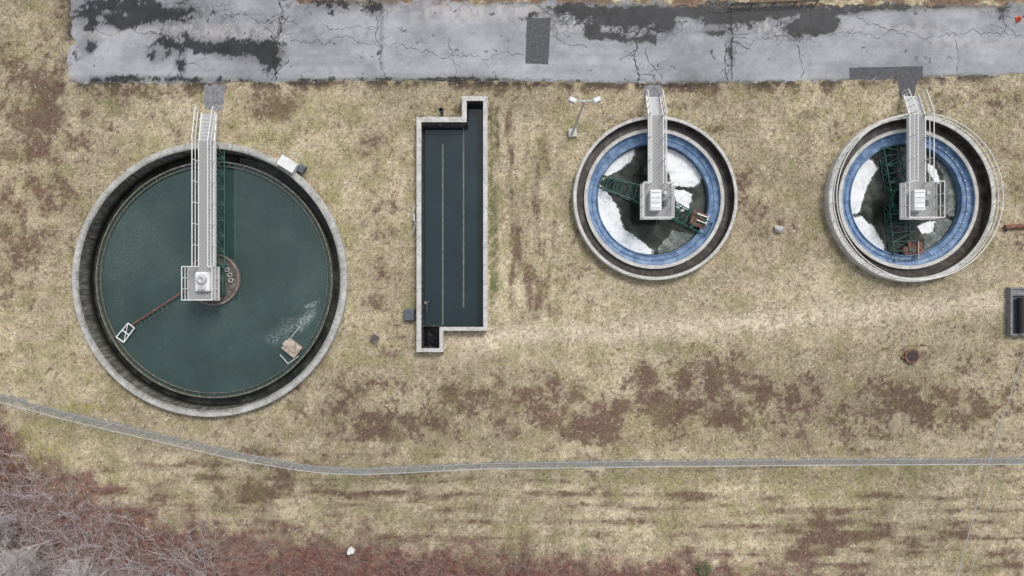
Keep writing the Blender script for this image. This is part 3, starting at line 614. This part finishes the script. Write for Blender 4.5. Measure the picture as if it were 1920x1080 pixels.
# ice
def ice(poly,mat,label,th=.03,na=0):
    pts=[]; n=len(poly); w=0
    for i in range(n):
        a=poly[i]; b=poly[(i+1)%n]; L=math.hypot(b[0]-a[0],b[1]-a[1]); k=max(1,int(L/2.5))
        for j in range(k):
            t=j/k; j_=.3 if i<na else 1.7; w=w*.72+random.uniform(-1,1)*j_; pts.append((a[0]+(b[0]-a[0])*t+w,a[1]+(b[1]-a[1])*t+random.uniform(-j_,j_)))
    cp=(sum(p[0] for p in poly)/n,sum(p[1] for p in poly)/n); c=P(*cp,-.55)
    mb=MB(); mb.prism([P(*p,-.55)[:2] for p in pts][::-1],-.552,-.55+th); o=part(mb,'ice_sheet',mat,loc=c,label=label,cat='ice',group='ice sheets on the tanks')
    if mat=='ice':
        mb=MB(); cc=cp; 
        q=[(cc[0]+(p[0]-cc[0])*1.05+2.6*math.copysign(1,p[0]-cc[0])*random.uniform(.2,1),cc[1]+(p[1]-cc[1])*1.05+random.uniform(-1.5,1.5)) for p in pts]
        mb.prism([P(*p,-.55)[:2] for p in q][::-1],-.553,-.55+.008); part(mb,'melting_edge','thinice',o)
    return o
def arc(cx,cy,r,a0,a1,n=14): return [(cx+r*math.cos(math.radians(a0+(a1-a0)*i/n)),cy-r*math.sin(math.radians(a0+(a1-a0)*i/n))) for i in range(n+1)]
kk=H/(H+.55)
A=(960+CA[0]*25*kk,540-CA[1]*25*kk); B_=(960+CC[0]*25*kk,540-CC[1]*25*kk); RI=4.1*25*kk
ice(arc(*A,RI,158,110,10)+[(A[0]-34,A[1]-84),(A[0]-42,A[1]-70),(A[0]-56,A[1]-62),(A[0]-78,A[1]-46)],'ice','broken white ice sheet beside the trough',na=10)
ice(arc(*A,RI,163,270,24)+[(A[0]+2,A[1]+93),(A[0]-14,A[1]+82),(A[0]-32,A[1]+68),(A[0]-50,A[1]+54),(A[0]-58,A[1]+36),(A[0]-62,A[1]+18),(A[0]-70,A[1]+4),(A[0]-84,A[1]-12),(A[0]-92,A[1]-24)],'ice','large white ice crescent curved along the trough',na=24)
ice(arc(*A,RI,74,24,10)+[(A[0]+80,A[1]-26),(A[0]+62,A[1]-24),(A[0]+38,A[1]-28),(A[0]+30,A[1]-58),(A[0]+24,A[1]-82)],'ice','white ice sheet floating in dark water',na=10)
ice([(A[0]+39,A[1]-20),(A[0]+62,A[1]-18),(A[0]+74,A[1]-12),(A[0]+72,A[1]+6),(A[0]+66,A[1]+20),(A[0]+54,A[1]+20),(A[0]+44,A[1]+8)],'ice','cracked white ice beside the arm')
ice(arc(*B_,RI,130,196,14)+[(B_[0]-82,B_[1]+22),(B_[0]-74,B_[1]+4),(B_[0]-71,B_[1]-16),(B_[0]-60,B_[1]-38),(B_[0]-48,B_[1]-60),(B_[0]-56,B_[1]-76)],'ice','white ice sheet curved along the trough',na=14)
ice(arc(*B_,RI,198,249,12)+[(B_[0]-35,B_[1]+82),(B_[0]-45,B_[1]+64),(B_[0]-61,B_[1]+46),(B_[0]-75,B_[1]+31)],'ice','white ice sheet with ragged inner edge',na=12)
ice([(1740,308),(1752,312),(1760,330),(1762,344),(1750,340),(1742,324)],'ice','small melting ice patch')
ice(arc(*B_,RI,52,-18,14)+[(1770,400),(1774,370),(1768,330)],'thinice','thin grey ice at the tank edge',.008,na=14)
ice(arc(*B_,RI,-22,-66,10)+[(1732,440),(1748,422),(1766,406)],'thinice','thin grey ice at the tank edge',.008,na=10)
ice([(1742,414),(1754,416),(1746,436),(1726,438),(1722,424)],'ice','small melting ice patch')
ice(arc(*A,RI,-40,-84,10)+[(1234,462),(1262,432)],'thinice','thin grey ice at the tank edge',.008,na=10)
# ------------------------------------------------------------- lamp
b0=P(1073,250); t=thing('street_lamp',(b0[0],b0[1],0),'grey twin headed floodlight pole on concrete base','street lamp')
part(MB().cbox((b0[0],b0[1],0),.62,.62,.25,5,.04),'base','conc2',t)
part(MB().tube((b0[0],b0[1],.25),(b0[0],b0[1],8.8),.09,14,.055),'pole','galv',t)
part(MB().tube((b0[0]-.85,b0[1]-.02,8.75),(b0[0]+.7,b0[1]+.05,8.75),.05,8),'crossarm','galv',t)
for s,an in ((-.75,25),(.75,-25)):
    q=(b0[0]+s,b0[1]+.08,8.65); h=part(MB().cbox(q,.55,.36,.2,-an,.05),'lamp_head','galv',t); part(MB().cbox((q[0],q[1],8.85),.36,.24,.05,-an,.02),'lamp_hood','white',h)
c=P(546,311); t=thing('electrical_cabinet',(c[0],c[1],0),'white sloped cabinet with pipework beside the tank rim','cabinet')
k=part(MB().cbox((c[0],c[1],0),1.3,.75,.9,-32,.05),'body','whitebox',t); part(MB().cbox((c[0],c[1],.9),1.35,.8,.05,-32),'lid','white',k)
c2=P(568,318); part(MB().cbox((c2[0],c2[1],0),.5,.6,.5,-32,.04),'pump','greybox',t)
part(MB().path([(c2[0],c2[1],.5),(c2[0]+.1,c2[1]+.5,.8),(c2[0]-.1,c2[1]+.9,1.6)],.03).tube((c2[0]-.5,c2[1]+.9,1.6),(c2[0]+.3,c2[1]+.8,1.6),.025),'pipe','galv',t)
c=P(702,636); t=thing('manhole',(c[0],c[1],0),'rusty brown manhole cover set in the grass','manhole')
part(MB().lathe([(.36,0),(.36,.05),(.3,.05),(.29,.035)],c[0],c[1],32),'frame','browndeck',t); g=MB().disc(c[0],c[1],.292,.036,32)
for i in range(5): g.cbox((c[0],c[1]-.2+.1*i,.037),.3,.03,.012)
part(g,'cover','browndeck',t)
c=P(1707,667); t=thing('manhole',(c[0],c[1],0),'raised rusty well pipe with bolted dark lid','manhole')
part(MB().lathe([(.5,0),(.5,.24),(.55,.24),(.55,.28),(.44,.28)],c[0],c[1],40),'frame','rust',t)
g=MB().disc(c[0],c[1],.445,.275,32)
for i in range(8): g.tube((c[0]+.36*math.cos(i*.785),c[1]+.36*math.sin(i*.785),.27),(c[0]+.36*math.cos(i*.785),c[1]+.36*math.sin(i*.785),.31),.03,6)
M['lid']=noisy('dark_lid',[(.03,.022,.02),(.06,.042,.037),(.11,.08,.07)],4,.8)
part(g,'cover','lid',t); part(MB().cbox((c[0]-.62,c[1]-.1,0),.2,.2,.2),'bracket','rust',t)
c=P(1731,647); t=thing('steel_bar',(c[0],c[1],0),'short brown steel bar lying in grass','bar'); part(MB().tube((c[0]-.25,c[1]+.02,.05),(c[0]+.25,c[1]-.03,.05),.045,8),'bar','rust',t)
def rock(c,s,name,label,mat='stone',cat='stone'):
    bm=bmesh.new(); bmesh.ops.create_icosphere(bm,subdivisions=3,radius=1)
    for v in bm.verts:
        k=1+.35*(float(vn(np.array([v.co.x*1.7+9+c[0]]),np.array([v.co.y*1.7+v.co.z*1.3+5]),1)[0])-.5)*2
        v.co=Vector((v.co.x*s[0]*k,v.co.y*s[1]*k,v.co.z*s[2]*k+s[2]*.6))
    me=bpy.data.meshes.new(name); bm.to_mesh(me); bm.free(); me.materials.append(M[mat]); o=bpy.data.objects.new(name,me); o.location=(c[0],c[1],0); col.objects.link(o); o['label']=label; o['category']=cat
rock(P(1459,430),(.36,.27,.22),'stone','pale rounded stone lying on the grass')
rock(P(655,1039,1),(.22,.2,.6),'litter_bag','crumpled white plastic bag in the brush','whitebox','litter')
rock(P(1153,1064),(.22,.12,.08),'litter_scrap','pale torn scrap lying on the grass','beige','litter')
c=P(1140,226); t=thing('hose',(c[0],c[1],0),'pale looped hose end beside the round tank','hose')
part(MB().path([P(1133,232,.1),P(1136,222,.3),P(1141,217,.4),P(1148,217,.3),P(1152,222,.05)],.03),'tube','galv',t)
c=P(1900,425); t=thing('steel_pipe',(c[0],c[1],0),'orange brown rusty pipe length on the grass','pipe')
part(MB().tube(P(1884,426,.18),P(2010,419,.18),.18,16),'pipe','rust',t); part(MB().cbox(P(1886,428,0),.12,.45,.25),'chock','browndeck',t)
c=P(1915,583); t=thing('concrete_vault',(c[0],c[1],0),'low grey concrete vault with black steel cover','vault')
a=P(1886,539); b=P(1990,628)
part(MB().box(a[0],b[0],b[1],b[1]+.12,0,.5).box(a[0],b[0],a[1]-.12,a[1],0,.5).box(a[0],a[0]+.14,b[1]+.12,a[1]-.12,0,.5).box(b[0]-.4,b[0],b[1]+.12,a[1]-.12,0,.5),'wall','pathm',t)
part(MB().box(a[0]+.14,b[0]-.4,b[1]+.12,a[1]-.6,0,.25),'floor','greybox',t)
part(MB().tube((a[0]+.75,b[1]+.2,.55),(a[0]+.75,a[1]-.75,.55),.24,20),'cover','darkmetal',t,'black cylindrical steel tank')
part(MB().box(a[0]+.14,b[0]-.4,a[1]-.6,a[1]-.12,0,.42),'slab','pathm',t)
c=P(1909,36); t=thing('traffic_cone',(c[0],c[1],0),'small orange traffic cone with white collar','traffic cone')
part(MB().cbox((c[0],c[1],.016),.42,.42,.05,12,.03),'base','orange',t); part(MB().lathe([(.17,.06),(.10,.38)],c[0],c[1],20).lathe([(.075,.5),(.035,.75),(.0,.76)],c[0],c[1],20),'cone','orange',t); part(MB().lathe([(.101,.38),(.076,.5)],c[0],c[1],20),'collar','white',t)
c=P(1450,12); t=thing('metal_barrier',(c[0],c[1],0),'black steel pipe barrier at the road edge','barrier')
a=P(1368,13); b=P(1530,6); part(rail(MB(),[a,b],.55,.035,1.6,(.3,)),'railing','darkmetal',t)
# ------------------------------------------------------------- fence
fth=thing('chain_link_fence',P(960,868),'long galvanised chain link fence curving along the gravel strip','fence')
lx=np.arange(-330,2250,2.0); ly=fency(lx)
seg=np.hypot(np.diff(lx),np.diff(ly)); cum=np.concatenate([[0],np.cumsum(seg)])
def at(s): return P(float(np.interp(s,cum,lx)),float(np.interp(s,cum,ly)))
tot=cum[-1]; step=70.0; hF=1.6; posts=[]; s=0
while s<tot: posts.append(at(s)); s+=step
mbp=MB().tube((0,0,0),(0,0,hF+.05),.036,8).lathe([(.05,hF+.05),(.045,hF+.09),(0,hF+.11)],0,0,8)
me=bpy.data.meshes.new('post'); me.from_pydata(mbp.v,[],mbp.f); me.materials.append(M['galv'])
for p in posts:
    o=bpy.data.objects.new('post',me); o.parent=fth; o.location=Vector(p)-ORG[fth.name]; col.objects.link(o)
g=MB(); g2=MB()
for a,b in zip(posts[:-1],posts[1:]):
    g.tube((a[0],a[1],hF),(b[0],b[1],hF),.026,6); g2.tube((a[0],a[1],.08),(b[0],b[1],.08),.012,4)
part(g,'top_rail','galv',fth); part(g2,'bottom_wire','galv',fth)
p0=[];p1=[]
for a,b in zip(posts[:-1],posts[1:]):
    L=math.hypot(b[0]-a[0],b[1]-a[1]); n=int(L/.13); hh=hF-.08; m_=int(hh/(L/n))
    for i in range(-m_,n):
        for flip in (0,1):
            i0=max(i,0); i1=min(i+m_,n); z0=.06+hh*(i0-i)/m_; z1=.06+hh*(i1-i)/m_
            if i1<=i0: continue
            if flip: z0,z1=hF-z0+.04,hF-z1+.04
            f0=i0/n; f1=i1/n
            p0.append((a[0]+(b[0]-a[0])*f0,a[1]+(b[1]-a[1])*f0,z0)); p1.append((a[0]+(b[0]-a[0])*f1,a[1]+(b[1]-a[1])*f1,z1))
V,F=segmesh(p0,p1,.004,.004); bulk('wire_mesh',V,F,'galv',loops=4,parent=fth)
for (xa,ya,xb,yb,r) in ((1925,665,1790,1110,.026),(1935,760,1812,1110,.012)):
    a=Vector(P(xa,ya,9)); b=Vector(P(xb,yb,9)); d=(b-a); a2=a-d*.5; b2=b+d*.4
    mb=MB(); pts=[]
    for i in range(25):
        t=i/24; q=a2+(b2-a2)*t; q.z=9-1.0*4*t*(1-t)+.6; pts.append(tuple(q))
    mb.path(pts,r,6); part(mb,'power_line','cable',loc=tuple(a),label='thin grey overhead cable crossing above the grass',cat='cable',group='overhead cables')
# ------------------------------------------------------------- brush
def mk(name,c): M[name]=noisy(name,[tuple(v*.6 for v in c),c,tuple(min(v*1.4,.8) for v in c)],1.5,.9,0,0)
mk('twig_red',(.37,.165,.125)); mk('twig_brown',(.42,.32,.29)); mk('twig_grey',(.58,.53,.53)); mk('bark_grey',(.42,.39,.37))
def brush(N,x0,x1,sel,lo,hi,mat,name,label,rad=(.011,.020),seed=1):
    r=np.random.default_rng(seed)
    px=r.uniform(x0,x1,N*6); py=r.uniform(740,1200,N*6); d=py-brushy(px)
    ok=(r.random(N*6)<ss(-30,55,d))&sel(px,py,d,r)&(py<1125); px=px[ok][:N]; py=py[ok][:N]; d=d[ok][:N]
    x=(px-960)/25; y=(540-py)/25; n=len(x); hmax=lo+(hi-lo)*ss(0,130,d)*r.uniform(.6,1,n)
    P0=[];P1=[];R0=[];R1=[]
    az=r.uniform(0,6.28,n); p=np.stack([x,y,np.zeros(n)],1); lean=r.uniform(.4,1.4,n)
    for k in range(3):
        q=p+np.stack([np.cos(az)*lean*hmax/3*(.6+.6*k),np.sin(az)*lean*hmax/3*(.6+.6*k),hmax/3*(1.1-.3*k)],1)
        rr=r.uniform(*rad,n)*(1-.2*k); P0.append(p);P1.append(q);R0.append(rr);R1.append(rr*.8)
        for s in range(2):
            a2=az+r.normal(0,1.1,n); l=hmax*r.uniform(.15,.4,n); e=q+np.stack([np.cos(a2)*l,np.sin(a2)*l,l*r.uniform(-.1,.7,n)],1)
            P0.append(q);P1.append(e);R0.append(rr*.6);R1.append(rr*.35)
            a3=a2+r.normal(0,.9,n); e2=e+np.stack([np.cos(a3)*l*.5,np.sin(a3)*l*.5,l*.3],1); P0.append(e);P1.append(e2);R0.append(rr*.45);R1.append(rr*.3)
        p=q; az=az+r.normal(0,.5,n)
    V,F=segmesh(np.concatenate(P0),np.concatenate(P1),np.concatenate(R0),np.concatenate(R1))
    bulk(name,V,F,mat,loops=4,label=label,cat='brush',kind='stuff')
al=lambda px,py,d,r: np.ones(len(px),bool)
brush(2600,-220,1500,al,.5,1.6,'twig_brown','brush_thicket','leafless brown bramble thicket along the grass edge',seed=2)
brush(3800,-220,1500,lambda px,py,d,r: (fbm(px*.01,py*.01,3)>.44)|(px>500),.4,1.4,'twig_red','bramble_thicket','reddish bare bramble canes in the thicket',seed=3)
brush(1500,-220,420,lambda px,py,d,r: (px*.5+(1100-py)*1.0)<r.uniform(100,380,len(px)),1.0,2.6,'twig_grey','shrub_thicket','pale grey bare shrubs in the thicket',seed=4)
def tree(bx,by,h,seed,label):
    r=random.Random(seed); S0=[];S1=[];A=[];B=[]
    def grow(p,d,L,rad,lv):
        n=3
        for i in range(n):
            d=(d+Vector((r.uniform(-.2,.2),r.uniform(-.2,.2),r.uniform(-.02,.14)))).normalized(); q=p+d*L/n; r2=rad*(.9-.07*i/n*2)
            S0.append(tuple(p));S1.append(tuple(q));A.append(rad);B.append(r2)
            if lv<5 and (i>0 or lv>0):
                for _ in range(2 if lv<4 else 3):
                    a=r.uniform(0,6.28); sp=r.uniform(.5,1.1); u=d.orthogonal().normalized(); w=d.cross(u)
                    grow(q,(d+(u*math.cos(a)+w*math.sin(a))*sp).normalized(),L*r.uniform(.5,.72),max(r2*.55,.011),lv+1) if (lv<4 or r.random()<.25) else None
            p=q; rad=r2
    grow(Vector((bx,by,0)),Vector((0,0,1)),h*.42,.10,0)
    t=thing('bare_tree',(bx,by,0),label,'tree','bare trees in the thicket')
    a=np.array(A); big=a>.045
    S0=np.array(S0);S1=np.array(S1);B=np.array(B)
    V,F=segmesh(S0[big],S1[big],a[big],B[big],7); bulk('trunk',V,F,'bark_grey',loops=4,parent=t)
    V,F=segmesh(S0[~big],S1[~big],a[~big],B[~big],3); bulk('crown',V,F,'twig_grey',loops=4,parent=t)
for i,(px,py,h) in enumerate(((110,1005,6.5),(30,960,5.5),(215,1062,6),(-40,1060,7),(330,1090,5))):
    p=P(px,py); tree(p[0],p[1],h,10+i,'leafless pale grey tree with fine spreading twigs')
c=P(1317,1066)
M['leaf']=noisy('shrub_leaf',[(.06,.09,.03),(.12,.15,.06),(.20,.23,.11)],6,.8,0,0)
t=thing('green_shrub',(c[0],c[1],0),'small low green shrub in the brown brush','shrub')
g=MB()
for i in range(480):
    a=random.uniform(0,6.28); rr=.62*math.sqrt(random.random()); z=random.uniform(.05,.75)*(1-rr); x_=c[0]+math.cos(a)*rr*random.uniform(.7,1.2); y_=c[1]+math.sin(a)*rr
    l=random.uniform(.04,.08); b=random.uniform(0,6.28); u=Vector((math.cos(b),math.sin(b),random.uniform(-.3,.5)))*l; w=Vector((-math.sin(b),math.cos(b),random.uniform(-.4,.4)))*l*.4; q=Vector((x_,y_,z))
    g.add([q-u,q+w,q+u,q-w],[(0,1,2,3)])
part(g,'crown','leaf',t)
g=MB()
for i in range(9): g.tube((c[0],c[1],0),(c[0]+random.uniform(-.4,.4),c[1]+random.uniform(-.4,.4),.5),.02,5,.008)
part(g,'trunk','twig_brown',t)
# ------------------------------------------------------------- light, camera
cam=bpy.data.cameras.new('camera'); cam.lens=24; cam.sensor_width=36; cam.clip_end=3000; co=bpy.data.objects.new('camera',cam); co.location=(0,0,H); col.objects.link(co); scene.camera=co
el=math.radians(52)
w=bpy.data.worlds.new('World'); scene.world=w; w.use_nodes=True; nt=w.node_tree; bg=nt.nodes['Background']
sk=nt.nodes.new('ShaderNodeTexSky'); sk.sky_type='NISHITA'; sk.sun_disc=False; sk.sun_elevation=el; sk.sun_rotation=math.radians(30); sk.air_density=1; sk.dust_density=3
hs=nt.nodes.new('ShaderNodeHueSaturation'); hs.inputs['Saturation'].default_value=.28; nt.links.new(sk.outputs[0],hs.inputs['Color']); nt.links.new(hs.outputs[0],bg.inputs['Color']); bg.inputs['Strength'].default_value=.15
sun=bpy.data.lights.new('sun','SUN'); sun.energy=1.5; sun.angle=math.radians(14); sun.color=(1,.97,.93); so=bpy.data.objects.new('sun',sun); col.objects.link(so)
sd=Vector((math.sin(math.radians(30))*math.cos(el),math.cos(math.radians(30))*math.cos(el),math.sin(el))); so.rotation_euler=sd.to_track_quat('Z','Y').to_euler()
scene.view_settings.view_transform='Standard'; scene.view_settings.look='None'; scene.view_settings.exposure=0
